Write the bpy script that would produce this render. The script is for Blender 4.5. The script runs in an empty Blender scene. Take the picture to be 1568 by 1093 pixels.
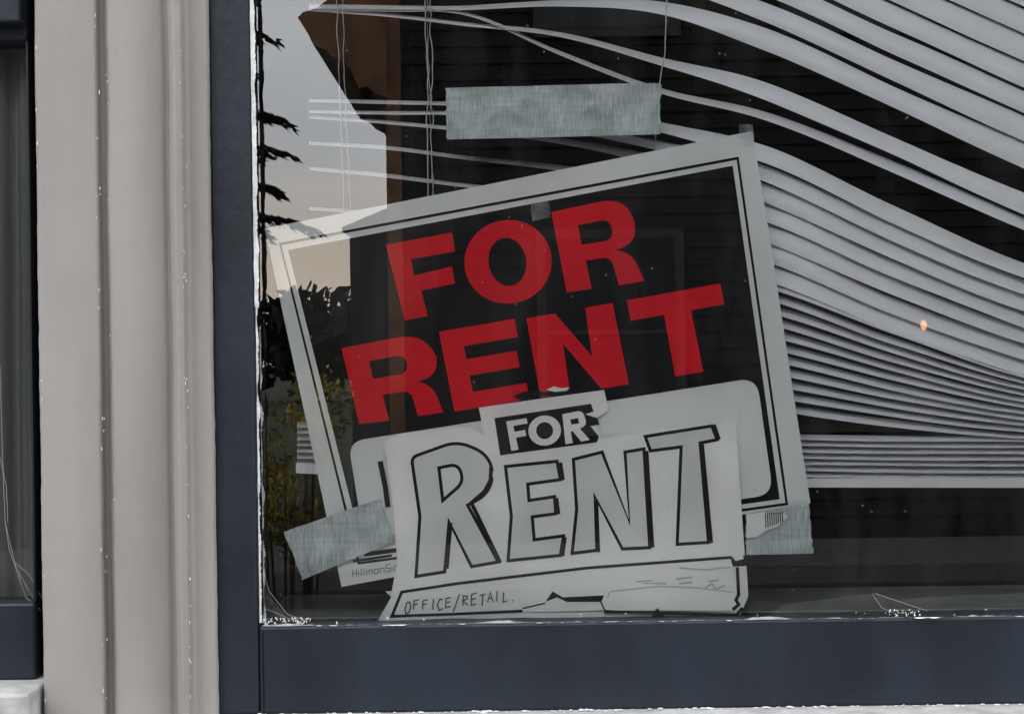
import bpy, bmesh, math, random
import numpy as np
from mathutils import Vector, Matrix, noise
from mathutils.geometry import tessellate_polygon
random.seed(7)
scene=bpy.context.scene
S=1250.0; D=2.0; CZ=1.5; R=math.radians(0.8)
cr,sr=math.cos(R),math.sin(R)
def P(px,py,y=0.0):
    u=(px-784)/S; v=(546.5-py)/S; k=(D+y)/D
    return Vector(((u*cr+v*sr)*k, y, CZ+(-u*sr+v*cr)*k))
def X(px,y=0): return P(px,546.5,y).x
def Z(py,y=0): return P(784,py,y).z

# ---------------- materials
def mat(name,col,rough=0.5,var=0.0,scale=8,bump=0.0,bscale=60,stretch=(1,1,1),spec=0.5,col2=None,detail=4):
    m=bpy.data.materials.new(name); m.use_nodes=True
    nt=m.node_tree; b=nt.nodes['Principled BSDF']
    b.inputs['Base Color'].default_value=(*col,1); b.inputs['Roughness'].default_value=rough
    b.inputs['Specular IOR Level'].default_value=spec
    tc=nt.nodes.new('ShaderNodeTexCoord'); mp=nt.nodes.new('ShaderNodeMapping')
    mp.inputs['Scale'].default_value=stretch
    nt.links.new(tc.outputs['Object'],mp.inputs['Vector'])
    if var>0 or col2:
        n=nt.nodes.new('ShaderNodeTexNoise'); n.inputs['Scale'].default_value=scale; n.inputs['Detail'].default_value=detail
        nt.links.new(mp.outputs[0],n.inputs['Vector'])
        r=nt.nodes.new('ShaderNodeValToRGB')
        c2=col2 if col2 else tuple(c*(1-var) for c in col)
        c1=col if col2 else tuple(min(1,c*(1+var)) for c in col)
        r.color_ramp.elements[0].position=0.35; r.color_ramp.elements[1].position=0.65
        r.color_ramp.elements[0].color=(*c2,1); r.color_ramp.elements[1].color=(*c1,1)
        nt.links.new(n.outputs['Fac'],r.inputs[0]); nt.links.new(r.outputs[0],b.inputs['Base Color'])
    if bump>0:
        n2=nt.nodes.new('ShaderNodeTexNoise'); n2.inputs['Scale'].default_value=bscale; n2.inputs['Detail'].default_value=3
        nt.links.new(mp.outputs[0],n2.inputs['Vector'])
        bp=nt.nodes.new('ShaderNodeBump'); bp.inputs['Strength'].default_value=bump; bp.inputs['Distance'].default_value=0.002
        nt.links.new(n2.outputs['Fac'],bp.inputs['Height']); nt.links.new(bp.outputs[0],b.inputs['Normal'])
    return m
M={}
M['trim']=mat('trim_paint',(0.225,0.209,0.200),0.5,0.10,9,0.5,60,(1,1,0.25),spec=0.3)
M['blue']=mat('frame_paint',(0.0105,0.0145,0.0215),0.45,0.3,9,0.5,80,(1,1,0.6),spec=0.3)
M['chip']=mat('peeling_white_paint',(0.5,0.5,0.5),0.6,0.2,60,0.6,200)
M['sillw']=mat('sill_paint',(0.33,0.325,0.32),0.6,0.2,30,0.5,90)
M['signw']=mat('sign_white',(0.76,0.785,0.78),0.35,0.05,9,0.05,20)
M['signk']=mat('sign_black',(0.004,0.004,0.005),0.3,spec=0.12)
M['signr']=mat('sign_red',(0.74,0.003,0.018),0.4,0.05,12,spec=0.15)
M['paper']=mat('paper_white',(0.83,0.845,0.83),0.55,0.05,10,0.25,30)
M['paperg']=mat('paper_grey_fill',(0.69,0.71,0.68),0.55,0.07,10,0.25,30)
M['ink']=mat('ink_black',(0.006,0.006,0.008),0.5,spec=0.2)
M['pen']=mat('pen_grey',(0.10,0.10,0.11),0.6)
M['penf']=mat('pen_faded',(0.45,0.46,0.45),0.6)
M['slat']=mat('slat_white',(0.86,0.87,0.90),0.35,0.03,12)
M['cord']=mat('cord_white',(0.6,0.6,0.6),0.7)
M['thread']=mat('thread_grey',(0.30,0.30,0.30),0.7)
M['curtain']=mat('curtain_cloth',(0.16,0.17,0.16),0.9,0.12,10,0.2,200,(1,1,0.15))
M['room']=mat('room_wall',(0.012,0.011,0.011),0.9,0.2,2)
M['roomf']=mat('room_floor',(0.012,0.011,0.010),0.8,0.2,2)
M['isill']=mat('inner_sill',(0.20,0.21,0.20),0.7,0.25,14,0.2,50)
M['wall']=mat('wall_siding',(0.25,0.24,0.23),0.8,0.1,3,0.3,30)
M['siding']=mat('house_siding',(0.022,0.02,0.018),0.8,0.2,1.5)
M['htrim']=mat('house_window_trim',(0.07,0.065,0.06),0.8,0.2,1.5)
M['brown']=mat('house_brown_trim',(0.25,0.125,0.06),0.7,0.3,4)
M['hwin']=mat('house_window_dark',(0.03,0.035,0.04),0.15)
M['roof']=mat('roof_shingle',(0.06,0.05,0.045),0.9,0.3,12)
M['asphalt']=mat('asphalt',(0.04,0.04,0.042),0.9,0.2,20)
M['conc']=mat('concrete',(0.15,0.145,0.138),0.85,0.12,5)
M['grass']=mat('ground_grass',(0.04,0.055,0.02),0.95,0.3,3)
M['mark']=mat('road_marking',(0.4,0.36,0.2),0.8)
M['bark']=mat('bark',(0.07,0.05,0.035),0.9,0.3,14)
M['fir']=mat('fir_needles',(0.03,0.05,0.025),0.8)
M['leaf']=mat('leaf_green',(0.10,0.11,0.02),0.6)
M['leafy']=mat('leaf_yellow',(0.9,0.66,0.09),0.6,col2=(0.3,0.28,0.04),scale=9)
M['dtree']=mat('far_leaf',(0.03,0.035,0.022),0.9)

def tape_mat():
    m=mat('duct_tape_silver',(0.56,0.62,0.63),0.33,col2=(0.40,0.455,0.465),scale=26)
    nt=m.node_tree; b=nt.nodes['Principled BSDF']
    tc=nt.nodes.new('ShaderNodeTexCoord')
    mp=nt.nodes.new('ShaderNodeMapping'); mp.inputs['Scale'].default_value=(520,1,45)
    nt.links.new(tc.outputs['Object'],mp.inputs[0])
    w=nt.nodes.new('ShaderNodeTexNoise'); w.inputs['Scale'].default_value=1; w.inputs['Detail'].default_value=2
    nt.links.new(mp.outputs[0],w.inputs['Vector'])
    mp2=nt.nodes.new('ShaderNodeMapping'); mp2.inputs['Scale'].default_value=(20,1,260)
    nt.links.new(tc.outputs['Object'],mp2.inputs[0])
    w2=nt.nodes.new('ShaderNodeTexNoise'); w2.inputs['Scale'].default_value=1; nt.links.new(mp2.outputs[0],w2.inputs['Vector'])
    a=nt.nodes.new('ShaderNodeMath'); a.operation='MULTIPLY_ADD'; a.inputs[1].default_value=0.35
    nt.links.new(w2.outputs['Fac'],a.inputs[0]); nt.links.new(w.outputs['Fac'],a.inputs[2])
    bp=nt.nodes.new('ShaderNodeBump'); bp.inputs['Strength'].default_value=0.5; bp.inputs['Distance'].default_value=0.001
    nt.links.new(a.outputs[0],bp.inputs['Height']); nt.links.new(bp.outputs[0],b.inputs['Normal'])
    src=b.inputs['Base Color'].links[0].from_socket
    mx=nt.nodes.new('ShaderNodeMixRGB'); mx.blend_type='MULTIPLY'
    r=nt.nodes.new('ShaderNodeValToRGB'); r.color_ramp.elements[0].color=(0.76,0.76,0.76,1); r.color_ramp.elements[1].color=(1.2,1.2,1.2,1)
    r.color_ramp.elements[0].position=0.5; r.color_ramp.elements[1].position=0.85
    nt.links.new(a.outputs[0],r.inputs[0]); mx.inputs[0].default_value=1
    nt.links.new(src,mx.inputs[1]); nt.links.new(r.outputs[0],mx.inputs[2]); nt.links.new(mx.outputs[0],b.inputs['Base Color'])
    return m
M['tape']=tape_mat()
def film_mat(name,col,alpha):
    m=bpy.data.materials.new(name); m.use_nodes=True; nt=m.node_tree; nt.nodes.clear()
    o=nt.nodes.new('ShaderNodeOutputMaterial'); t=nt.nodes.new('ShaderNodeBsdfTransparent'); d=nt.nodes.new('ShaderNodeBsdfDiffuse')
    d.inputs[0].default_value=(*col,1)
    n=nt.nodes.new('ShaderNodeTexNoise'); n.inputs['Scale'].default_value=60; n.inputs['Detail'].default_value=5
    tc=nt.nodes.new('ShaderNodeTexCoord'); nt.links.new(tc.outputs['Object'],n.inputs['Vector'])
    mr=nt.nodes.new('ShaderNodeMapRange'); mr.inputs['From Min'].default_value=0.3; mr.inputs['From Max'].default_value=0.7
    mr.inputs['To Min'].default_value=alpha*0.5; mr.inputs['To Max'].default_value=alpha*1.5
    nt.links.new(n.outputs['Fac'],mr.inputs['Value'])
    mx=nt.nodes.new('ShaderNodeMixShader'); nt.links.new(mr.outputs[0],mx.inputs[0]); nt.links.new(t.outputs[0],mx.inputs[1]); nt.links.new(d.outputs[0],mx.inputs[2])
    nt.links.new(mx.outputs[0],o.inputs[0]); return m
M['clear']=film_mat('clear_tape',(0.5,0.55,0.58),0.28)
M['web']=film_mat('cobweb_film',(0.5,0.52,0.52),0.22)
def glass_mat():
    m=bpy.data.materials.new('window_glass'); m.use_nodes=True; nt=m.node_tree; nt.nodes.clear()
    o=nt.nodes.new('ShaderNodeOutputMaterial'); t=nt.nodes.new('ShaderNodeBsdfTransparent'); t.inputs[0].default_value=(0.985,0.99,0.99,1)
    g=nt.nodes.new('ShaderNodeBsdfGlossy'); g.inputs['Roughness'].default_value=0.0; g.inputs[0].default_value=(1,1,1,1)
    tc=nt.nodes.new('ShaderNodeTexCoord')
    fr=nt.nodes.new('ShaderNodeFresnel'); fr.inputs['IOR'].default_value=1.5
    ma=nt.nodes.new('ShaderNodeMath'); ma.operation='MULTIPLY_ADD'; ma.inputs[1].default_value=1.0; ma.inputs[2].default_value=0.02
    nt.links.new(fr.outputs[0],ma.inputs[0])
    mx=nt.nodes.new('ShaderNodeMixShader'); nt.links.new(ma.outputs[0],mx.inputs[0]); nt.links.new(t.outputs[0],mx.inputs[1]); nt.links.new(g.outputs[0],mx.inputs[2])
    d=nt.nodes.new('ShaderNodeBsdfDiffuse'); d.inputs[0].default_value=(0.4,0.4,0.39,1)
    mp=nt.nodes.new('ShaderNodeMapping'); mp.inputs['Scale'].default_value=(1,1,0.3); nt.links.new(tc.outputs['Object'],mp.inputs['Vector'])
    n3=nt.nodes.new('ShaderNodeTexNoise'); n3.inputs['Scale'].default_value=9; n3.inputs['Detail'].default_value=6; n3.inputs['Roughness'].default_value=0.65
    nt.links.new(mp.outputs[0],n3.inputs['Vector'])
    mr=nt.nodes.new('ShaderNodeMapRange'); mr.inputs['From Min'].default_value=0.48; mr.inputs['From Max'].default_value=0.8
    mr.inputs['To Min'].default_value=0.0; mr.inputs['To Max'].default_value=0.03
    nt.links.new(n3.outputs['Fac'],mr.inputs['Value'])
    v=nt.nodes.new('ShaderNodeTexVoronoi'); v.inputs['Scale'].default_value=42; nt.links.new(tc.outputs['Object'],v.inputs['Vector'])
    lt=nt.nodes.new('ShaderNodeMath'); lt.operation='LESS_THAN'; lt.inputs[1].default_value=0.06; nt.links.new(v.outputs['Distance'],lt.inputs[0])
    sc=nt.nodes.new('ShaderNodeMath'); sc.operation='MULTIPLY_ADD'; sc.inputs[1].default_value=0.1; nt.links.new(lt.outputs[0],sc.inputs[0]); nt.links.new(mr.outputs[0],sc.inputs[2])
    mx2=nt.nodes.new('ShaderNodeMixShader'); nt.links.new(sc.outputs[0],mx2.inputs[0]); nt.links.new(mx.outputs[0],mx2.inputs[1]); nt.links.new(d.outputs[0],mx2.inputs[2])
    nt.links.new(mx2.outputs[0],o.inputs[0]); return m
M['glass']=glass_mat()
def emis(name,col,s):
    m=bpy.data.materials.new(name); m.use_nodes=True; b=m.node_tree.nodes['Principled BSDF']
    b.inputs['Emission Color'].default_value=(*col,1); b.inputs['Emission Strength'].default_value=s; return m
M['lamp']=emis('lamp_glow',(1,0.38,0.07),12)

# ---------------- helpers
def empty(name):
    e=bpy.data.objects.new(name,None); scene.collection.objects.link(e); return e
def mkobj(name,bm,m,parent=None,smooth=False):
    me=bpy.data.meshes.new(name); bm.to_mesh(me); bm.free()
    if isinstance(m,(list,tuple)):
        for q in m: me.materials.append(M[q])
    else: me.materials.append(M[m])
    if smooth:
        for p in me.polygons: p.use_smooth=True
    o=bpy.data.objects.new(name,me); scene.collection.objects.link(o)
    if parent: o.parent=parent
    return o
def box(name,x0,x1,y0,y1,z0,z1,m,parent=None,bev=0.0,seg=2):
    bm=bmesh.new(); bmesh.ops.create_cube(bm,size=1)
    for v in bm.verts:
        v.co=Vector((x0+(v.co.x+.5)*(x1-x0),y0+(v.co.y+.5)*(y1-y0),z0+(v.co.z+.5)*(z1-z0)))
    if bev>0: bmesh.ops.bevel(bm,geom=bm.edges[:],offset=bev,segments=seg,affect='EDGES',profile=0.5)
    return mkobj(name,bm,m,parent)
def rp(pts):
    out=[];n=len(pts)
    for i,p in enumerate(pts):
        if len(p)<3: out.append((p[0],p[1])); continue
        a=Vector(pts[i-1][:2]); b=Vector(p[:2]); c=Vector(pts[(i+1)%n][:2]); r=p[2]
        p0=b+(a-b).normalized()*min(r,(a-b).length*.95); p2=b+(c-b).normalized()*min(r,(c-b).length*.95)
        for t in np.linspace(0,1,9):
            q=p0*(1-t)**2+b*2*t*(1-t)+p2*t*t
            out.append((q.x,q.y))
    return out
def ell(cx,cy,rx,ry,rot,n=40):
    c,s=math.cos(rot),math.sin(rot)
    return [(cx+rx*math.cos(a)*c-ry*math.sin(a)*s, cy+rx*math.cos(a)*s+ry*math.sin(a)*c) for a in np.linspace(0,2*math.pi,n,endpoint=False)]
def cut_and_place(bm,fy,off,step):
    xs=[v.co.x for v in bm.verts]; ys=[v.co.y for v in bm.verts]
    for ax,(lo,hi) in ((0,(min(xs),max(xs))),(1,(min(ys),max(ys)))):
        k=math.floor(lo/step)+1
        while k*step<hi:
            co=Vector((0,0,0)); co[ax]=k*step; no=Vector((0,0,0)); no[ax]=1
            bmesh.ops.bisect_plane(bm,geom=bm.verts[:]+bm.edges[:]+bm.faces[:],plane_co=co,plane_no=no,dist=1e-4); k+=1
    for v in bm.verts:
        px,py=v.co.x,-v.co.y
        y=fy(px,py)-off
        v.co=P(px,py,y)
    bm.normal_update()
    for f in bm.faces:
        if f.normal.y>0: f.normal_flip()
def sheet(name,shapes,m,parent,fy,off=0,step=16,smooth=True):
    bm=bmesh.new()
    for loops in shapes:
        L=[[Vector((p[0],-p[1],0)) for p in lp] for lp in loops]
        tr=tessellate_polygon(L); flat=[q for lp in L for q in lp]
        vs=[bm.verts.new(q) for q in flat]
        for t in tr:
            try: bm.faces.new([vs[i] for i in t])
            except ValueError: pass
    cut_and_place(bm,fy,off,step)
    return mkobj(name,bm,m,parent,smooth)
def ribbon_quads(bm,pts,w,closed):
    n=len(pts); pts=[Vector(p[:2]) for p in pts]; A=[];B=[]
    ws=w if isinstance(w,(list,tuple)) else [w]*n
    for i,p in enumerate(pts):
        if closed or 0<i<n-1:
            d1=(p-pts[i-1]).normalized(); d2=(pts[(i+1)%n]-p).normalized()
        elif i==0: d1=d2=(pts[1]-p).normalized()
        else: d1=d2=(p-pts[i-1]).normalized()
        n1=Vector((-d1.y,d1.x)); n2=Vector((-d2.y,d2.x)); mm=(n1+n2)
        if mm.length<1e-3: mm=n1
        mm.normalize(); k=ws[i]/2/max(0.45,mm.dot(n1))
        A.append(bm.verts.new((p.x+mm.x*k,-(p.y+mm.y*k),0))); B.append(bm.verts.new((p.x-mm.x*k,-(p.y-mm.y*k),0)))
    for i in range(n if closed else n-1):
        j=(i+1)%n
        try: bm.faces.new([A[i],A[j],B[j],B[i]])
        except ValueError: pass
def strokes(name,lines,m,parent,fy,off,w=5,closed=True,step=16):
    bm=bmesh.new()
    for l in lines: ribbon_quads(bm,l,w,closed)
    cut_and_place(bm,fy,off,step)
    return mkobj(name,bm,m,parent,True)

# ---------------- storefront
ZB=Z(1088,-0.03)
ZT=CZ+0.80
gx0=X(391)
tr=empty('window_trim_post')
prof=[(60,-0.001),(60,-0.064),(62,-0.068),(66,-0.070),(148,-0.070),(152,-0.068),(156,-0.056),(159,-0.050),(167,-0.050),(169,-0.060),(172,-0.066),(178,-0.068),(252,-0.069),(258,-0.062),(263,-0.062),(266,-0.072),(271,-0.080),(277,-0.083),(283,-0.080),(286,-0.070),(289,-0.058),(292,-0.054),(297,-0.053),(318,-0.050),(324,-0.046),(327,-0.040),(328,-0.001)]
bm=bmesh.new(); rows=[]
for z in np.arange(0.3,3.0,0.006):
    row=[]
    for (px,y) in prof:
        j=noise.noise(Vector((px*0.05,z*9,1)))*0.0010+noise.noise(Vector((px*0.3,z*60,5)))*0.0006
        row.append(bm.verts.new((X(px,y)+j,y+j*0.7,z)))
    rows.append(row)
for a,b in zip(rows,rows[1:]):
    for i in range(len(prof)-1): bm.faces.new([a[i],a[i+1],b[i+1],b[i]])
bmesh.ops.recalc_face_normals(bm,faces=bm.faces[:])
mkobj('moulding',bm,'trim',tr,True)
bm=bmesh.new()
for i in range(90):
    px=random.choice([62,152,157,170,285,287,283,284]); z=random.uniform(1.0,2.0)
    y=-0.0805 if px>280 else (-0.0712 if px<156 else -0.066)
    r=random.uniform(0.0005,0.0013)
    c=Vector((X(px,y)+random.uniform(-.0015,.0015),y,z))
    bmesh.ops.create_icosphere(bm,subdivisions=1,radius=r,matrix=Matrix.Translation(c)@Matrix.Diagonal((0.6,0.5,random.uniform(1,3),1)))
mkobj('paint_chips',bm,'chip',tr)

wf=empty('window_frame')
box('stile_l',X(326,-.03),X(389,-.03),-0.03,0.03,ZB,ZT,'blue',wf,0.003)
box('bottom_rail',X(389.5,-.03)+0.0005,1.32,-0.0285,0.03,ZB,Z(954,-.0285),'blue',wf,0.003)
box('stile_r',1.25,1.32,-0.031,0.03,Z(954),ZT,'blue',wf,0.003)
box('top_rail',X(389.5),1.25,-0.0285,0.03,CZ+0.72,ZT,'blue',wf,0.003)
def jag(name,pts,w0,w1,y,m,parent,seed):
    random.seed(seed); bm=bmesh.new(); A=[]
    n=300
    for i in range(n):
        t=i/(n-1); x=pts[0][0]+(pts[1][0]-pts[0][0])*t; yy=pts[0][1]+(pts[1][1]-pts[0][1])*t
        a=w0+(w1-w0)*max(0,0.5+noise.noise(Vector((i*0.05,seed,0)))*1.1+noise.noise(Vector((i*0.35,seed,4)))*.4)+random.uniform(0,.4)
        b=noise.noise(Vector((i*0.07,seed,9)))*0.8
        if abs(pts[1][1]-pts[0][1])>abs(pts[1][0]-pts[0][0]): q=(P(x+b,yy,y),P(x+a,yy,y-0.001))
        else: q=(P(x,yy-b,y),P(x,yy-a,y-0.001))
        A.append([bm.verts.new(k) for k in q])
    for a,b in zip(A,A[1:]): bm.faces.new([a[0],a[1],b[1],b[0]])
    return mkobj(name,bm,m,parent)
jag('putty_and_glint_l',((381.5,-60),(390,470)),5,8,-0.0310,'chip',wf,3)  # putty bead; its bright white also paints sky glinting in the glass edge
jag('putty_and_glint_l2',((391,440),(397.5,953)),1,5,-0.0310,'chip',wf,4)
jag('putty_and_glint_l3',((397,500),(404,955)),0,4,-0.0045,'chip',wf,8)
jag('glazing_putty_b',((400,958.5),(1620,942)),-2,3,-0.0300,'chip',wf,5)
box('joint',X(396,-.03),X(397.2,-.03),-0.0292,-0.0285,ZB+0.004,Z(962,-.0285),'signk',wf)
bm=bmesh.new()
for i in range(110):
    px=random.choice([random.uniform(402,475),random.uniform(402,475),random.uniform(400,1560),random.gauss(1385,14)]); py=953-(px-400)*0.0138+random.uniform(-6,3)
    r=random.uniform(0.0004,0.0017)
    bmesh.ops.create_icosphere(bm,subdivisions=1,radius=r,matrix=Matrix.Translation(P(px,py,-0.029))@Matrix.Rotation(random.uniform(0,3),4,'Y')@Matrix.Diagonal((random.uniform(.6,2.2),0.6,0.6,1)))
mkobj('paint_flakes',bm,'chip',wf)
def pane(name,x0,x1,z0,z1,y):
    bm=bmesh.new(); v=[bm.verts.new(c) for c in ((x0,y,z0),(x1,y,z0),(x1,y,z1),(x0,y,z1))]; bm.faces.new(v); return mkobj(name,bm,'glass')
pane('window_glass',gx0-0.008,1.255,Z(956)-0.004,CZ+0.725,0.0)

sl=empty('window_sill')
box('ledge',X(66,-.05),1.5,-0.10,0.03,ZB-0.045,ZB-0.0005,'sillw',sl,0.004)
bm=bmesh.new()
for i in range(150):
    px=random.uniform(345,1570); r=random.uniform(.0005,.002)
    bmesh.ops.create_icosphere(bm,subdivisions=1,radius=r,matrix=Matrix.Translation(Vector((X(px,-.035),-0.036,ZB+random.uniform(0,.002))))@Matrix.Diagonal((random.uniform(1,3),1,0.7,1)))
mkobj('flakes',bm,'chip',sl)
box('inner_ledge',gx0,1.25,0.031,0.23,Z(950)-0.03,Z(947),'isill',sl,0.002)
box('inner_ledge_front',gx0,1.25,0.001,0.0305,Z(950)-0.03,Z(952),'isill',sl)

wf2=empty('window_frame.001')
xl=X(58,-0.0)
zr1=Z(913,-.03); zr0=Z(1030,-.03)
box('bottom_rail',-1.75,xl,-0.0285,0.03,zr0,zr1,'blue',wf2,0.003)
box('top_rail',-1.75,xl,-0.0285,0.03,Z(58),ZT,'blue',wf2,0.003)
box('top_stop',-1.75,xl,-0.055,-0.029,Z(38),ZT,'blue',wf2,0.003)
box('stile_l',-1.82,-1.75,-0.03,0.03,zr0,ZT,'blue',wf2,0.003)
box('stile_r',X(56),xl,-0.026,0.03,zr1,Z(58),'blue',wf2,0.002)
pane('window_glass.001',-1.75,X(57),zr1-0.004,Z(57),0.002)
sl2=empty('window_sill.001')
box('ledge',-1.85,X(60,-.05),-0.11,0.03,zr0-0.05,zr0-0.0005,'sillw',sl2,0.004)
bm=bmesh.new(); cols=[]
for i in range(260):
    x=-1.72+i*(X(56,0.03)+1.72)/259
    yy=0.05+0.012*math.sin(x*120+2*math.sin(x*9))+0.005*math.sin(x*290)
    cols.append([bm.verts.new((x+0.002*math.sin(z*4),yy+0.004*math.sin(z*3+x*20),z)) for z in np.linspace(zr1-0.02,Z(40),14)])
for a,b in zip(cols,cols[1:]):
    for j in range(13): bm.faces.new([a[j],b[j],b[j+1],a[j+1]])
mkobj('curtain',bm,'curtain',None,True)

bd=empty('storefront_building')
box('lower_wall',-3.5,3.5,-0.02,0.12,0,ZB-0.05,'wall',bd)
box('apron_l',-3.5,xl,-0.0,0.12,ZB-0.0499,zr0-0.0505,'wall',bd)
box('upper_wall',-3.5,3.5,-0.02,0.12,ZT+0.001,4.5,'wall',bd)
box('wall_l',-3.5,-1.822,-0.02,0.12,ZB-0.0495,ZT,'wall',bd)
box('wall_r',1.322,3.5,-0.02,0.12,ZB-0.0495,ZT,'wall',bd)
box('post_core',X(60)+0.002,X(326)-0.004,0.0,0.12,ZB-0.049,ZT,'wall',bd)
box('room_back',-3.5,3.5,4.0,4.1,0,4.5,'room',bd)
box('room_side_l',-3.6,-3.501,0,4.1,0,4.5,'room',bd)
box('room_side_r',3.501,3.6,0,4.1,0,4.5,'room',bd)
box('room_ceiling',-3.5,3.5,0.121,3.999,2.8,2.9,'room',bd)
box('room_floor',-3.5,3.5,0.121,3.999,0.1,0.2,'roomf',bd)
box('roof',-3.8,3.8,-0.1,4.3,4.501,4.6,'roof',bd)

# ---------------- blinds
bl=empty('window_blinds')
YB=0.075
xs=np.array([455,600,700,860,1020,1170,1370,1568,1780],float)
def interp(ys):
    ys=np.array(ys,float); X_=np.arange(xs[0],xs[-1]+1,9.0)
    m=np.gradient(ys,xs); out=[]
    for x in X_:
        i=min(len(xs)-2,int(np.searchsorted(xs,x,side='right')-1)); h=xs[i+1]-xs[i]; t=(x-xs[i])/h
        out.append((2*t**3-3*t*t+1)*ys[i]+(t**3-2*t*t+t)*h*m[i]+(-2*t**3+3*t*t)*ys[i+1]+(t**3-t*t)*h*m[i+1])
    return X_,np.array(out)
bmS=bmesh.new()
W=31.0
def slat(ys,hs,x0=475,y0=YB,seed=0,wob=1.0):
    X_,Y=interp(ys); _,H=interp(hs)
    prev=None
    for x,y,h in zip(X_,Y,H):
        if x<x0-6: continue
        g=min(1,max(0,(x-900)/250))
        h=max(2.5,h*(1+(.12+.10*g)*noise.noise(Vector((x*0.004,seed*7.7,5))))); wv=(1.6+1.2*g)*wob*noise.noise(Vector((x*0.005,seed*3.1,0)))
        y=y+wv; d=math.sqrt(max(36,(max(W,h*1.02))**2-h*h))/S
        row=[]
        for t in (-.5,-.36,-.2,0,.2,.36,.5):
            crown=(1-4*t*t)
            yy=y0-t*d - crown*0.0040*min(1,h/W)
            py=y+t*h - crown*1.8*(1-h/W if h<W else 0)
            row.append(bmS.verts.new(P(x,py,yy)))
        if prev:
            for a in range(6): bmS.faces.new([prev[a],prev[a+1],row[a+1],row[a]])
        prev=row
for i in range(12):
    o=i*41
    slat([10-o,12-o,12-o,6-o,14-o,60-o,150-o,238-o,328-o],[7,7,7,10,20,32,37,38,38],seed=i)
slat([12,24,36,54,97,140,225,312,395],[6,6,6,8,13,25,31,31,31],seed=20)
slat([14,16,19,82,142,178,257,343,425],[4,5,6,7,9,13,18,20,20],seed=21)
left=[155,170,178,218,258,318]+[345+i*17 for i in range(12)]
l6=[157,173,188,228,270,328]; l7=[159,174,197,240,283,336]; l8=[168,195,217,258,300,350]; l10=[197,226,250,285,318,362]
a1170=[236+i*30 for i in range(7)]+[434+i*18.5 for i in range(11)]
a1370=[330+i*27.5 for i in range(7)]+[508+i*14 for i in range(11)]
a1568=[414+i*25 for i in range(7)]+[574+i*9.3 for i in range(11)]
for i in range(18):
    s0=left[i]
    y6=l6[i] if i<6 else s0+6; y7=l7[i] if i<6 else s0+10; y8=l8[i] if i<6 else s0+(a1170[i]-s0)*0.35
    y10=l10[i] if i<6 else s0+(a1170[i]-s0)*0.7
    if i<7: h=[5,6,6,9,16,26.5,26,24,24]
    else: h=[5,6,7,9,9,12.5,10.5,8.5,8.5]
    slat([s0,y6,y7,y8,y10,a1170[i],a1370[i],a1568[i],a1568[i]+ (60 if i<7 else 30-(i-7)*2)],h,seed=30+i,wob=1.0 if i<8 else .7)
for i in range(7):
    b=650+i*9.5
    slat([b,b+4,b+7,b+11,b+15,b+18,b+21,b+22,b+23],[8.8]*9,x0=453,seed=60+i,wob=.35)
mkobj('slats',bmS,'slat',bl,True)
bm=bmesh.new(); pr=[(453,709,724),(700,723,737),(1020,730,744),(1230,732,746),(1780,733,747)]
rows=[]
for px,t,bt in pr: rows.append([bm.verts.new(P(px,t,YB-.012)),bm.verts.new(P(px,bt,YB-.012)),bm.verts.new(P(px,bt,YB+.012)),bm.verts.new(P(px,t,YB+.012))])
for p,q in zip(rows,rows[1:]):
    for k in range(4): bm.faces.new([p[k],p[(k+1)%4],q[(k+1)%4],q[k]])
bm.faces.new(rows[0]); bm.faces.new(rows[-1]); bmesh.ops.recalc_face_normals(bm,faces=bm.faces[:])
mkobj('bottom_rail',bm,'slat',bl)
box('head_rail',X(440,YB),1.24,YB-.02,YB+.02,CZ+0.70,CZ+0.74,'slat',bl,0.002)
def tube(bm,pts,r,n=5):
    prev=None
    for i,p in enumerate(pts):
        d=(pts[min(i+1,len(pts)-1)]-pts[max(i-1,0)]).normalized()
        a=d.cross(Vector((0,1,0.01))).normalized(); b=d.cross(a)
        ring=[bm.verts.new(p+(a*math.cos(2*math.pi*k/n)+b*math.sin(2*math.pi*k/n))*r) for k in range(n)]
        if prev:
            for k in range(n): bm.faces.new([prev[k],prev[(k+1)%n],ring[(k+1)%n],ring[k]])
        prev=ring
bm=bmesh.new()
def cord(pp,y,r=0.0007,wob=1.0,sd=0):
    pts=[]
    for (a,b) in zip(pp,pp[1:]):
        for t in np.linspace(0,1,14,endpoint=False):
            x=a[0]+(b[0]-a[0])*t; yy=a[1]+(b[1]-a[1])*t
            pts.append(P(x+wob*noise.noise(Vector((yy*0.03,sd,0))),yy,y))
    pts.append(P(*pp[-1],y)); tube(bm,pts,r)
cord([(513,-60),(519,120),(527,320),(540,420)],YB-.02,.0006,3,1)
cord([(524,-60),(527,120),(537,320),(545,420)],YB-.016,.0005,3,2)
cord([(648,-60),(654,100),(655,300),(662,420)],YB-.02,.0008,4,3)
cord([(656,-60),(662,100),(660,200),(662,300),(668,420)],YB-.018,.0007,6,4)
cord([(652,-60),(658,150),(664,300),(668,420)],YB+.012,.0007,5,5)
cord([(1023,-60),(1018,80),(1008,140),(1002,240),(1000,300)],YB-.026,.0008,1.5,6)
mkobj('cords',bm,'cord',bl,True)

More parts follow.
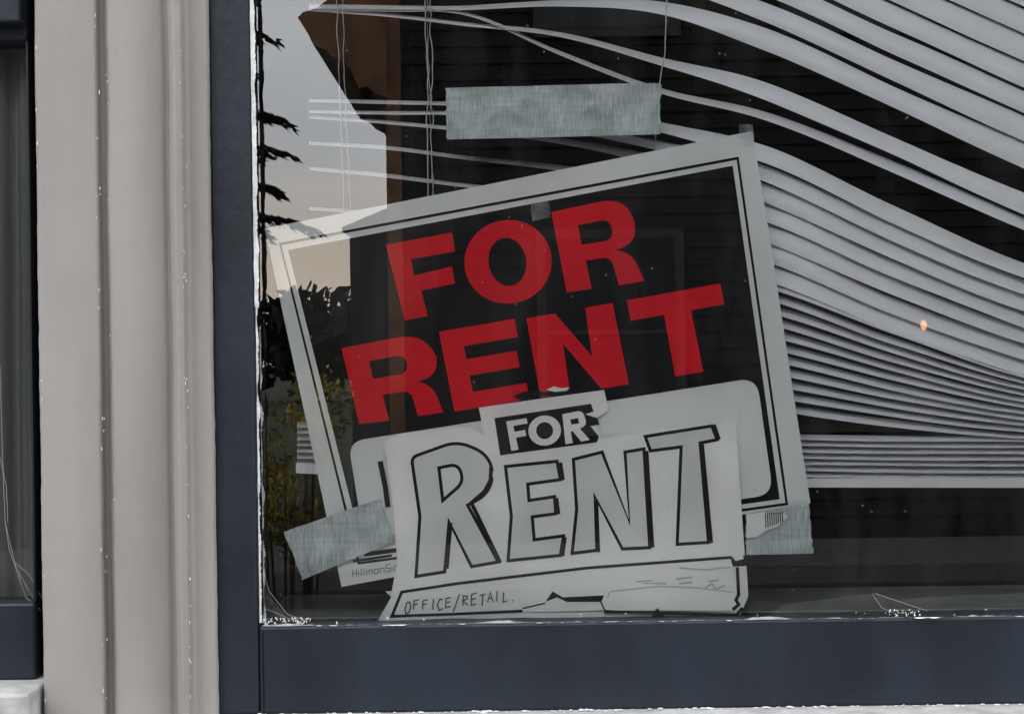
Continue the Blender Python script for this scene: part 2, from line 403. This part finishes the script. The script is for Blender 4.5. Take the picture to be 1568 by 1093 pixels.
# ---------------- black/red sign
fs=lambda x,y: 0.0135+0.0013*math.sin(x*0.008+1)*math.sin(y*0.007)+0.0008*math.sin(x*0.02+y*0.013)
sg=empty('for_rent_sign')
TL,TRr,BR,BL=(405,350),(1152,201),(1241,770),(523,898)
sheet('board',[[[TL,(700,292),TRr,(1180,372),(1213,590),BR,(900,828),BL,(468,640)]]],'signw',sg,fs,0)
outer=[(427,372),(1131,240),(1207,773),(548,864)]; inner=[(431,375.5),(1128,245),(1202.5,769.5),(551,860)]
sheet('border_line',[[outer,inner]],'signk',sg,fs,.0004)
field=[(441,383),(1122,254),(1194,764),(558,852)]
panel=rp([(533,676,26),(1159,578,28),(1184,757,28),(560,845,15)])
sheet('black_field',[[field,panel]],'signk',sg,fs,.0004)
F=[(591,375),(692,356),(697,385),(629,397),(634,422),(692,408),(697,434),(645,445),(655,484),(620,491)]
O=[ell(778,401,67,64,-.17),ell(777,401,29,37,-.17)]
R1=[rp([(844,325),(962,300,44),(979,374,36),(942,383,3),(968,389,18),(987,430),(948,437),(935,393,14),(897,399),(906,442),(868,448)]),
    rp([(885,345),(934,335,16),(940,367,16),(891,375)])]
R2=[rp([(523,533),(654,508,46),(678,573,36),(640,584,3),(662,590,18),(679,631),(640,637),(629,598,14),(586,604),(596,644),(550,649)]),
    rp([(565,553),(620,542,16),(626,571,16),(571,580)])]
E=[(672,508),(788,488),(793,516),(710,530),(714,550),(791,537),(796,562),(719,575),(724,600),(806,586),(811,611),(696,630)]
N=[(806,487),(850,480),(907,546),(896,471),(938,464),(963,588),(921,595),(862,526),(873,602),(828,609)]
T=[(960,460),(1103,434),(1109,466),(1058,475),(1077,569),(1034,576),(1017,482),(966,491)]
sheet('red_letters',[[F],O,R1,R2,[E],[N],[T]],'signr',sg,fs,.0008)
def smalltext(txt,px,py,h,ang,name,parent,fy,off,m,jit=.02,w=None):
    G={'H':[[(0,0),(0,1)],[(1,0),(1,1)],[(0,.5),(1,.5)]],'i':[[(0,.4),(0,1)]],'l':[[(0,0),(0,1)]],'m':[[(0,1),(0,.4),(.5,.4),(.5,1)],[(.5,.4),(1,.4),(1,1)]],
       'a':[[(1,1),(1,.4),(0,.4),(0,1),(1,1)]],'n':[[(0,1),(0,.4),(1,.4),(1,1)]],'S':[[(1,0),(0,0),(0,.5),(1,.5),(1,1),(0,1)]],'g':[[(1,.4),(0,.4),(0,1),(1,1)],[(1,.4),(1,1.4),(0,1.4)]],'s':[[(1,.4),(0,.4),(0,.7),(1,.7),(1,1),(0,1)]],
       'O':[[(0.3,0.05),(.8,0),(1,.4),(.7,.95),(.2,1),(0,.6),(.3,.05)]],'F':[[(.9,0),(0.1,0.08),(0,1)],[(0.05,.5),(.7,.4)]],'I':[[(0.5,0),(0.4,1)]],'C':[[(1,.1),(.4,0),(0,.5),(.3,1),(1,.85)]],'E':[[(.9,-.05),(0.1,.05),(0,1),(.9,.92)],[(0,.5),(.8,.42)]],
       '/':[[(1.1,-.3),(0,1.2)]],'R':[[(0,1),(0.1,0),(.8,.1),(.8,.35),(0.05,.5),(.9,1)]],'T':[[(0,0.05),(1.1,-.05)],[(.6,0),(.5,1)]],'A':[[(0,1),(.5,0),(1,1)],[(.2,.62),(.8,.58)]],'L':[[(0.1,0),(0,1),(.8,.9)]],'.':[[(0,.85),(0.25,.95)]],' ':[]}
    c,s=math.cos(ang),math.sin(ang); lines=[]; x=0
    for ch in txt:
        wd={'i':.1,'l':.1,'m':.8,'I':.4,'.':.3}.get(ch,.55)*h; hv=h*(1+random.uniform(-jit,jit)*4); dy=random.uniform(-jit,jit)*4*h
        for st in G[ch]:
            lines.append([(px+(x+u*wd)*c+random.uniform(-jit,jit)*h, py+(x+u*wd)*s+v*hv*c+dy) for u,v in st])
        x+=wd+(0.28+random.uniform(-jit,jit)*4)*h
    strokes(name,lines,m,parent,fy,off,w=w or max(1.2,h*.11),closed=False,step=30)
smalltext('HillmanSigns',540,872,11,-.15,'small_print',sg,fs,.0004,'pen',0)
strokes('small_line',[[(540,859),(600,850)]],'signk',sg,fs,.0009,w=4,closed=False)
sheet('price_label',[[[(1143,787),(1200,779),(1206,792),(1190,806),(1172,812),(1160,822),(1143,824)]]],'signw',sg,lambda x,y:.0055,0,step=20)
strokes('bar_code',[[(1172+i*3.2,785-i*.4),(1173+i*3.2,(808-i*1.2))] for i in range(9)],'ink',sg,lambda x,y:.0055,.0004,w=1.5,closed=False)

# ---------------- white paper sign
def crease(x,y,a,b,c,w): 
    return math.exp(-abs(a*x+b*y-c)/w)
def fp(x,y):
    b=0.0078+0.0016*math.sin(x*0.012+y*0.006)+0.0011*math.sin(x*0.031-y*0.018+1)+0.0006*math.sin(y*.06+x*.01)
    b-=0.0025*math.exp(-((x-595)/28)**2)
    b+=0.0012*math.exp(-((y-858-(800-x)*.06)/10)**2)
    b+=0.0010*noise.noise(Vector((x*.02,y*.02,2)))
    b-=0.0011*crease(x,y,.98,.17,1012,13)+0.0009*crease(x,y,.2,.98,912,10)+0.0008*crease(x,y,.75,-.66,140,12)
    return max(0.0018,b)
pg=empty('for_rent_sign.001')
fb=lambda x,y: 0.0110+0.0008*math.sin(x*.02)
sheet('paper',[[[(588,676),(612,664),(690,653),(722,655),(742,668),(733,624),(830,610),(925,597),(932,628),(911,641),(920,672),(984,662),(1000,658),(1127,645),(1133,740),(1141,858),(1128,862),(1119,858),(1122,866),(1126,893),(1129,905),(1136,902),(1132,935),(920,934),(800,937),(690,946),(578,951),(598,915),(608,860),(603,780)]]],'paper',pg,fp,0,step=8)
sheet('under_paper',[[[(590,905),(900,880),(1143,866),(1146,912),(1130,950),(1010,947),(930,949),(800,945),(640,950)]]],'paper',pg,fb,0,step=14)
RR=[rp([(630,700,10),(700,675,22),(754,698,30),(754,754,30),(716,773),(763,860),(722,867),(687,797),(681,875),(637,882),(643,790)]),]
RRh=rp([(672,716),(702,710,14),(710,738,14),(678,766)])
EE=[(774,714),(853,706),(858,734),(808,741),(810,766),(849,760),(851,786),(815,791),(818,826),(863,820),(858,850),(778,858),(783,790)]
NN=[(878,703),(922,692),(964,800),(957,692),(986,687),(995,838),(953,840),(910,758),(914,842),(876,847),(883,780)]
TT=[(996,690),(988,668),(1090,652),(1098,673),(1072,678),(1085,830),(1037,833),(1043,684)]
sheet('letter_fill',[[RR[0],RRh],[EE],[NN],[TT]],'paperg',pg,fp,.0003,step=8)
strokes('letter_outline',[RR[0],RRh,EE,NN,TT],'ink',pg,fp,.0006,w=5,step=8)
strokes('letter_shade',[[(752,715),(751,735),(742,752),(720,771)],[(723,772),(766,861)],[(684,870),(690,800)],[(858,708),(862,735)],[(865,822),(861,851)],[(852,762),(855,787)],[(990,690),(999,838)],[(1093,650),(1101,673)],[(1075,680),(1089,831)],[(916,845),(913,765)]],'ink',pg,fp,.0009,w=6,closed=False,step=8)
strokes('frame_line',[[(1140,850),(1141,857),(1126,861),(1119,853),(1050,858),(900,869),(700,893),(615,906),(600,943),(690,940),(800,935)]],'ink',pg,fp,.0006,w=4.5,closed=False,step=8)
strokes('frame_line_under',[[(1129,868),(1131,910),(1127,918),(1131,925),(1122,933)]],'ink',pg,fp,.0009,w=5,closed=False,step=8)
strokes('frame_line_low',[[(925,936),(1000,938),(1128,941),(1137,930)]],'ink',pg,fp,.0008,w=5,closed=False,step=8)
strokes('old_border',[[(582,706),(590,745),(594,776)]],'ink',sg,fs,.0012,w=8,closed=False)
lab=[(757,640),(905,618),(909,630),(896,634),(915,640),(918,650),(904,652),(917,668),(914,677),(766,697)]
sheet('label_box',[[lab]],'ink',pg,fp,.0005,step=8)
fF=[(775,645),(806,640),(808,648),(786,652),(788,661),(804,658),(806,667),(790,670),(794,688),(783,690)]
fO=[ell(834,659,25,23,-.15,28),ell(834,659,13,13,-.15,20)]
fR=[rp([(861,634),(892,628,9),(899,650,8),(888,656),(903,673),(890,676),(877,660),(874,661),(877,678),(866,680)]),[(873,642),(885,640),(887,648),(875,650)]]
sheet('label_letters',[[fF],fO,fR],'paper',pg,fp,.0010,step=8)
smalltext('OFFICE/RETAIL.',620,921,16,-.105,'handwriting',pg,fp,.0010,'pen',.03,2.1)
strokes('faded_writing',[[(975,890),(1000,888),(985,893),(1020,893)],[(1035,886),(1060,883)],[(1040,893),(1060,891)],[(1080,900),(1090,893),(1096,902),(1110,896)],[(1100,888),(1085,890)]],'penf',pg,fp,.0008,w=2.5,closed=False,step=8)
sheet('tear_gap',[[[(846,905),(862,914),(925,911),(921,921),(868,921),(853,914),(835,921)]],[[(998,944),(1006,930),(1019,944),(1012,943)]]],'ink',pg,fp,.0009,step=8)
strokes('tear_edge',[[(920,921),(926,934),(960,936)],[(835,923),(800,931)]],'ink',pg,fp,.0009,w=2.2,closed=False,step=8)
strokes('crease_line',[[(930,915),(935,905),(1010,897),(1060,899),(1122,906)],[(1040,869),(1080,872),(1118,868)]],'penf',pg,fp,.0009,w=1.6,closed=False,step=8)
sheet('torn_scrap',[[[(785,607),(800,600),(822,597),(832,600),(870,596),(880,602),(850,606),(822,606),(800,614)]]],'ink',sg,fs,.0016,step=12)
sheet('torn_white_edge',[[[(836,597),(848,591),(858,594),(872,593),(868,598),(850,600)]]],'paper',sg,fs,.0022,step=12)

# ---------------- tapes
def jagedge(pts,amp=1.5,seed=0):
    random.seed(seed); out=[]
    for i,p in enumerate(pts):
        q=pts[(i+1)%len(pts)]
        L=math.hypot(q[0]-p[0],q[1]-p[1]); short=(i%2==1)
        k=max(2,int(L/6)) if short else 8
        for j in range(k):
            t=j/k; a=amp*(1 if short else .35)
            out.append((p[0]+(q[0]-p[0])*t+random.uniform(-a,a),p[1]+(q[1]-p[1])*t+random.uniform(-a,a)*.6))
    return out
ft=lambda x,y: 0.0024+0.0024*abs(noise.noise(Vector((x*.03,y*.03,3))))+.0008*noise.noise(Vector((x*.15,y*.05,1)))
ftb=lambda x,y: 0.0085+0.0050*noise.noise(Vector((x*.025,y*.025,3)))
def tape(name,pts,f,seed,m='tape'):
    return sheet(name,[[jagedge(pts,seed=seed)]],m,None,f,0,step=6)
tape('duct_tape',[(682,135),(1012,127),(1011,206),(684,214)],ft,1)
tape('duct_tape.001',[(434,814),(582,763),(603,829),(463,887)],ftb,2)
tape('duct_tape.002',[(1142,788),(1238,768),(1245,847),(1142,849)],ftb,3)
sheet('clear_tape',[[jagedge([(1132,190),(1153,191),(1155,214),(1131,213)],1,seed=5)]],'clear',None,ft,0)
sheet('clear_tape.001',[[jagedge([(812,312),(840,307),(843,333),(815,339)],1,seed=6)]],'clear',None,ft,0)

sheet('cobweb',[[[(1165,946),(1200,925),(1300,912),(1342,908),(1370,919),(1420,913),(1500,910),(1620,906),(1620,942),(1400,945)]],
  [[(404,955),(402,880),(415,915),(440,945),(480,953)]]],'web',None,lambda x,y:0.004+.002*math.sin(x*.03),0)
bm=bmesh.new()
for l in ([(402,870),(412,905),(440,940),(470,950)],[(404,890),(404,930),(450,950)],[(1335,908),(1350,930),(1385,945)],[(1340,908),(1420,935)]):
    for a,b in zip(l,l[1:]): tube(bm,[P(*a,-.003),P(*b,-.003)],.00022,4)
mkobj('cobweb.001',bm,'thread',None)
bm=bmesh.new()
for l in ([(0,560),(4,700),(8,800),(25,870),(62,935)],[(8,800),(14,840),(40,915),(55,925)],[(0,700),(10,745),(12,800)],[(22,860),(45,880),(64,915)]):
    tube(bm,[P(*a,-.012) for a in l],.0003,4)
mkobj('cobweb.002',bm,'thread',None)

# ---------------- the street opposite (seen mirrored in the glass)
def flat(name,x0,x1,y0,y1,z,m):
    bm=bmesh.new(); v=[bm.verts.new(c) for c in ((x0,y0,z),(x1,y0,z),(x1,y1,z),(x0,y1,z))]; bm.faces.new(v); return mkobj(name,bm,m)
flat('ground',-400,400,-400,400,-0.15,'grass')
box('pavement',-60,60,-3.6,-0.021,-0.149,0.0,'conc',None,0.01)
flat('road',-60,60,-9.6,-3.6,-0.14,'asphalt')
box('pavement.001',-60,60,-11.2,-9.6,-0.149,0.0,'conc',None,0.01)
rm=empty('road_marking')
for i in range(-12,13):
    o=flat('dash',i*4,i*4+2,-6.66,-6.54,-0.135,'mark'); o.parent=rm
def MX(px,yd): return (px-784)/S*((yd+2)/2)
def MZ(py,yd): return CZ+(546.5-py)/S*((yd+2)/2)
hs=empty('neighbour_house')
hx=MX(600,12)
box('walls',hx,11,-20,-12,-0.15,8.2,'siding',hs)
bm=bmesh.new()
for i in range(56):
    bmesh.ops.create_cube(bm,size=1,matrix=Matrix.Translation(((hx+.13+11)/2,-11.988,.115+i*.145))@Matrix.Diagonal((11-hx-.13,.015,.03,1)))
mkobj('siding_boards',bm,'siding',hs)
box('corner_board',hx-0.02,hx+0.11,-11.998,-11.95,0,8.2,'brown',hs)
box('sky_block_porch',MX(538,12),hx-0.021,-14.5,-12,-0.15,MZ(352,12),'siding',hs)  # porch with roof, added to block bright sky from the reflection here
bm=bmesh.new()
pa=[(MX(528,12),MZ(352,12)),(hx-.022,MZ(352,12)+.003),(hx-.022,MZ(318,12)),(MX(528,12),MZ(346,12))]
f_=[bm.verts.new((a,-11.9,b)) for a,b in pa]; b_=[bm.verts.new((a,-14.6,b)) for a,b in pa]
bm.faces.new(f_); bm.faces.new(b_[::-1])
for i in range(4): bm.faces.new([f_[i],b_[i],b_[(i+1)%4],f_[(i+1)%4]])
bmesh.ops.recalc_face_normals(bm,faces=bm.faces[:]); mkobj('sky_block_porch_roof',bm,'roof',hs)
bm=bmesh.new()
pts=[(602,155),(585,150),(572,138),(560,142),(552,118),(540,104),(524,96),(512,84),(492,74),(482,52),(470,34),(478,26),(500,20),(560,-30),(602,-60)]
fr=[];bk=[]
for px,py in pts:
    fr.append(bm.verts.new((MX(px,12),-11.7,MZ(py,12)))); bk.append(bm.verts.new((MX(px,12),-16,MZ(py,12))))
bm.faces.new(fr); bm.faces.new(bk[::-1])
for i in range(len(pts)):
    j=(i+1)%len(pts); bm.faces.new([fr[i],bk[i],bk[j],fr[j]])
bmesh.ops.recalc_face_normals(bm,faces=bm.faces[:])
mkobj('eave_bracket',bm,'brown',hs)
bm=bmesh.new()
v=[bm.verts.new(c) for c in ((hx-.5,-11.5,8.1),(11.5,-11.5,8.1),(11.5,-16,11),(hx-.5,-16,11),(hx-.5,-20.5,8.1),(11.5,-20.5,8.1))]
bm.faces.new([v[0],v[1],v[2],v[3]]); bm.faces.new([v[3],v[2],v[5],v[4]]); bm.faces.new([v[0],v[3],v[4]]); bm.faces.new([v[1],v[5],v[2]])
mkobj('gable_roof',bm,'roof',hs)
for zz0 in (0.9,4.3):
    for xx in (0.3,2.4,4.6,6.8,9.0):
        box('window_trim',xx-0.08,xx+1.18,-11.97,-11.93,zz0-.08,zz0+1.68,'htrim',hs)
        box('window_pane',xx,xx+1.1,-11.929,-11.925,zz0,zz0+1.6,'hwin',hs)
        box('window_bar',xx,xx+1.1,-11.924,-11.90,zz0+.78,zz0+.82,'htrim',hs)
box('door',-0.6,0.1,-11.97,-11.93,0,2.1,'siding',hs)
h2=empty('sky_block_house'); hx2=MX(282,12)  # house added to keep reflected sky out of the left window
box('walls',-16,hx2,-14.6,-12,-0.15,6.5,'siding',h2)
bm=bmesh.new()
v=[bm.verts.new(c) for c in ((-16.4,-11.7,6.45),(hx2+.1,-11.7,6.45),(hx2+.1,-13.3,8),(-16.4,-13.3,8),(-16.4,-14.9,6.45),(hx2+.1,-14.9,6.45))]
bm.faces.new([v[0],v[1],v[2],v[3]]); bm.faces.new([v[3],v[2],v[5],v[4]]); bm.faces.new([v[0],v[3],v[4]]); bm.faces.new([v[1],v[5],v[2]])
mkobj('gable_roof',bm,'roof',h2)
for zz0 in (0.9,3.9):
    for xx in (-14,-11.5,-9,-6.5):
        if xx+1.2<hx2:
            box('window_trim',xx-0.08,xx+1.18,-11.97,-11.93,zz0-.08,zz0+1.68,'htrim',h2)
            box('window_pane',xx,xx+1.1,-11.929,-11.925,zz0,zz0+1.6,'hwin',h2)
lp=empty('porch_lamp'); lx=MX(1415,11.8); lz=MZ(507,11.8)
bm=bmesh.new(); bmesh.ops.create_uvsphere(bm,u_segments=12,v_segments=8,radius=0.034,matrix=Matrix.Translation((lx,-11.8,lz))@Matrix.Diagonal((0.8,0.8,1.3,1)))
mkobj('bulb',bm,'lamp',lp)
box('bracket',lx-.015,lx+.015,-11.98,-11.8,lz+.07,lz+.09,'signk',lp)
box('cap',lx-.06,lx+.06,-11.86,-11.74,lz+.058,lz+.069,'signk',lp,.003)

def leafcards(bm,c,rad,n,size,zs=1.0,mi=0):
    for i in range(n):
        d=Vector((random.gauss(0,1),random.gauss(0,1),random.gauss(0,1))); d.normalize(); d*=rad*random.uniform(.3,1)**.5
        p=c+Vector((d.x,d.y,d.z*zs)); s=size*random.uniform(.5,1.3)
        a=Vector((random.gauss(0,1),random.gauss(0,1),random.gauss(0,1))).normalized(); b=a.orthogonal().normalized()
        f=bm.faces.new([bm.verts.new(p+a*s),bm.verts.new(p+b*s*.5),bm.verts.new(p-a*s),bm.verts.new(p-b*s*.5)]); f.material_index=mi
random.seed(11)
bm=bmesh.new(); fx=MX(330,18); fy_=-18; H=7.2
tube(bm,[Vector((fx,fy_,-.15)),Vector((fx+.03,fy_,3)),Vector((fx,fy_,H))],.09,8)
for f in bm.faces: f.material_index=1
z=3.3
while z<H-0.1:
    L=1.75*(1-(z/H))**.8+0.25
    for k in range(7):
        a=random.uniform(0,6.28) if k else random.uniform(-.3,.3); l=L*random.uniform(.6,1.1)
        for s in np.linspace(.1,1,int(16+l*22)):
            p=Vector((fx+math.cos(a)*l*s,fy_+math.sin(a)*l*s,z-0.28*l*s*s+0.1*l*s+random.uniform(-.03,.03)))
            wd=0.26*(1.1-s)+.05
            for sg_ in (-1,1):
                q=p+Vector((-math.sin(a)*wd*sg_+math.cos(a)*.1,math.cos(a)*wd*sg_+math.sin(a)*.1,-.07+random.uniform(-.06,.04)))
                bm.faces.new([bm.verts.new(p),bm.verts.new(q),bm.verts.new(p+Vector((0,0,-.05)))])
    z+=0.42+random.uniform(-.05,.12)
mkobj('fir_tree',bm,['fir','bark'])
bm=bmesh.new()
for i in range(22):
    x=random.uniform(-1.3,-0.78); c=Vector((x,-5.2+random.uniform(-.3,.3),random.uniform(.75,1.36)))
    tube(bm,[Vector((x*.6-.4,-5.2,-.0)),c],.006,4)
    leafcards(bm,c,.16,100,.02,mi=random.choice([0,2,2]))
for f in bm.faces:
    if len(f.verts)==4 and f.calc_area()>.004: f.material_index=1
mkobj('shrub',bm,['leaf','bark','leafy'])
bm=bmesh.new()
for i in range(60):
    x=-50+i*1.6+random.uniform(-.6,.6); h=random.uniform(3.4,4.7); y=-60+random.uniform(-6,6)
    tube(bm,[Vector((x,y,-.15)),Vector((x,y,h*.6))],.14,5)
    for k in range(5):
        leafcards(bm,Vector((x+random.uniform(-1,1),y,h*random.uniform(.3,.8))),1.2,80,.4)
mkobj('distant_trees',bm,'dtree')

# ---------------- light
w=bpy.data.worlds.new('World'); scene.world=w; w.use_nodes=True; nt=w.node_tree
bg=nt.nodes['Background']; bg.inputs[1].default_value=0.15
sky=nt.nodes.new('ShaderNodeTexSky'); sky.sky_type='NISHITA'; sky.sun_disc=False
EL=math.radians(40); RO=math.radians(205)
sky.sun_elevation=EL; sky.sun_rotation=RO; sky.dust_density=3
tc=nt.nodes.new('ShaderNodeTexCoord'); mp=nt.nodes.new('ShaderNodeMapping'); mp.inputs['Scale'].default_value=(1,1,3)
nz=nt.nodes.new('ShaderNodeTexNoise'); nz.inputs['Scale'].default_value=6; nz.inputs['Detail'].default_value=6
nt.links.new(tc.outputs['Generated'],mp.inputs[0]); nt.links.new(mp.outputs[0],nz.inputs['Vector'])
rmp=nt.nodes.new('ShaderNodeMapRange'); rmp.inputs['From Min'].default_value=.38; rmp.inputs['From Max'].default_value=.6; rmp.inputs['To Min'].default_value=.85; rmp.inputs['To Max'].default_value=1
nt.links.new(nz.outputs['Fac'],rmp.inputs['Value'])
sx=nt.nodes.new('ShaderNodeSeparateXYZ'); nt.links.new(tc.outputs['Generated'],sx.inputs[0])
cr2=nt.nodes.new('ShaderNodeValToRGB'); e=cr2.color_ramp.elements
e[0].position=0.06; e[0].color=(1.15,1.0,.84,1); e[1].position=.13; e[1].color=(.95,.98,1.02,1)
nt.links.new(sx.outputs['Z'],cr2.inputs[0])
dt=nt.nodes.new('ShaderNodeVectorMath'); dt.operation='DOT_PRODUCT'; nt.links.new(tc.outputs['Generated'],dt.inputs[0])
dt.inputs[1].default_value=Vector((-0.20,-1,0.22)).normalized()
mxm=nt.nodes.new('ShaderNodeMath'); mxm.operation='MAXIMUM'; mxm.inputs[1].default_value=0; nt.links.new(dt.outputs['Value'],mxm.inputs[0])
pw=nt.nodes.new('ShaderNodeMath'); pw.operation='POWER'; pw.inputs[1].default_value=10; nt.links.new(mxm.outputs[0],pw.inputs[0])
sc=nt.nodes.new('ShaderNodeMath'); sc.operation='MULTIPLY_ADD'; sc.inputs[1].default_value=20; sc.inputs[2].default_value=25; nt.links.new(pw.outputs[0],sc.inputs[0])
vm=nt.nodes.new('ShaderNodeVectorMath'); vm.operation='SCALE'; nt.links.new(cr2.outputs[0],vm.inputs[0]); nt.links.new(sc.outputs[0],vm.inputs['Scale'])
mx=nt.nodes.new('ShaderNodeMixRGB'); nt.links.new(rmp.outputs[0],mx.inputs[0]); nt.links.new(sky.outputs[0],mx.inputs[1]); nt.links.new(vm.outputs[0],mx.inputs[2])
nt.links.new(mx.outputs[0],bg.inputs[0])
sd=bpy.data.lights.new('sun','SUN'); sd.energy=0.7; sd.angle=math.radians(15); sd.color=(1,.97,.93)
so=bpy.data.objects.new('sun',sd); scene.collection.objects.link(so)
dirv=Vector((math.sin(RO)*math.cos(EL),math.cos(RO)*math.cos(EL),math.sin(EL)))
so.rotation_euler=dirv.to_track_quat('Z','Y').to_euler()

# ---------------- camera
cd=bpy.data.cameras.new('camera'); cam=bpy.data.objects.new('camera',cd); scene.collection.objects.link(cam)
cd.sensor_width=36; cd.lens=36*D/(1568/S); cd.clip_start=.05; cd.clip_end=1500
cam.matrix_world=Matrix(((cr,sr,0,0),(0,0,-1,-D),(-sr,cr,0,CZ),(0,0,0,1)))
scene.camera=cam
scene.view_settings.view_transform='Standard'; scene.view_settings.look='None'; scene.view_settings.exposure=0
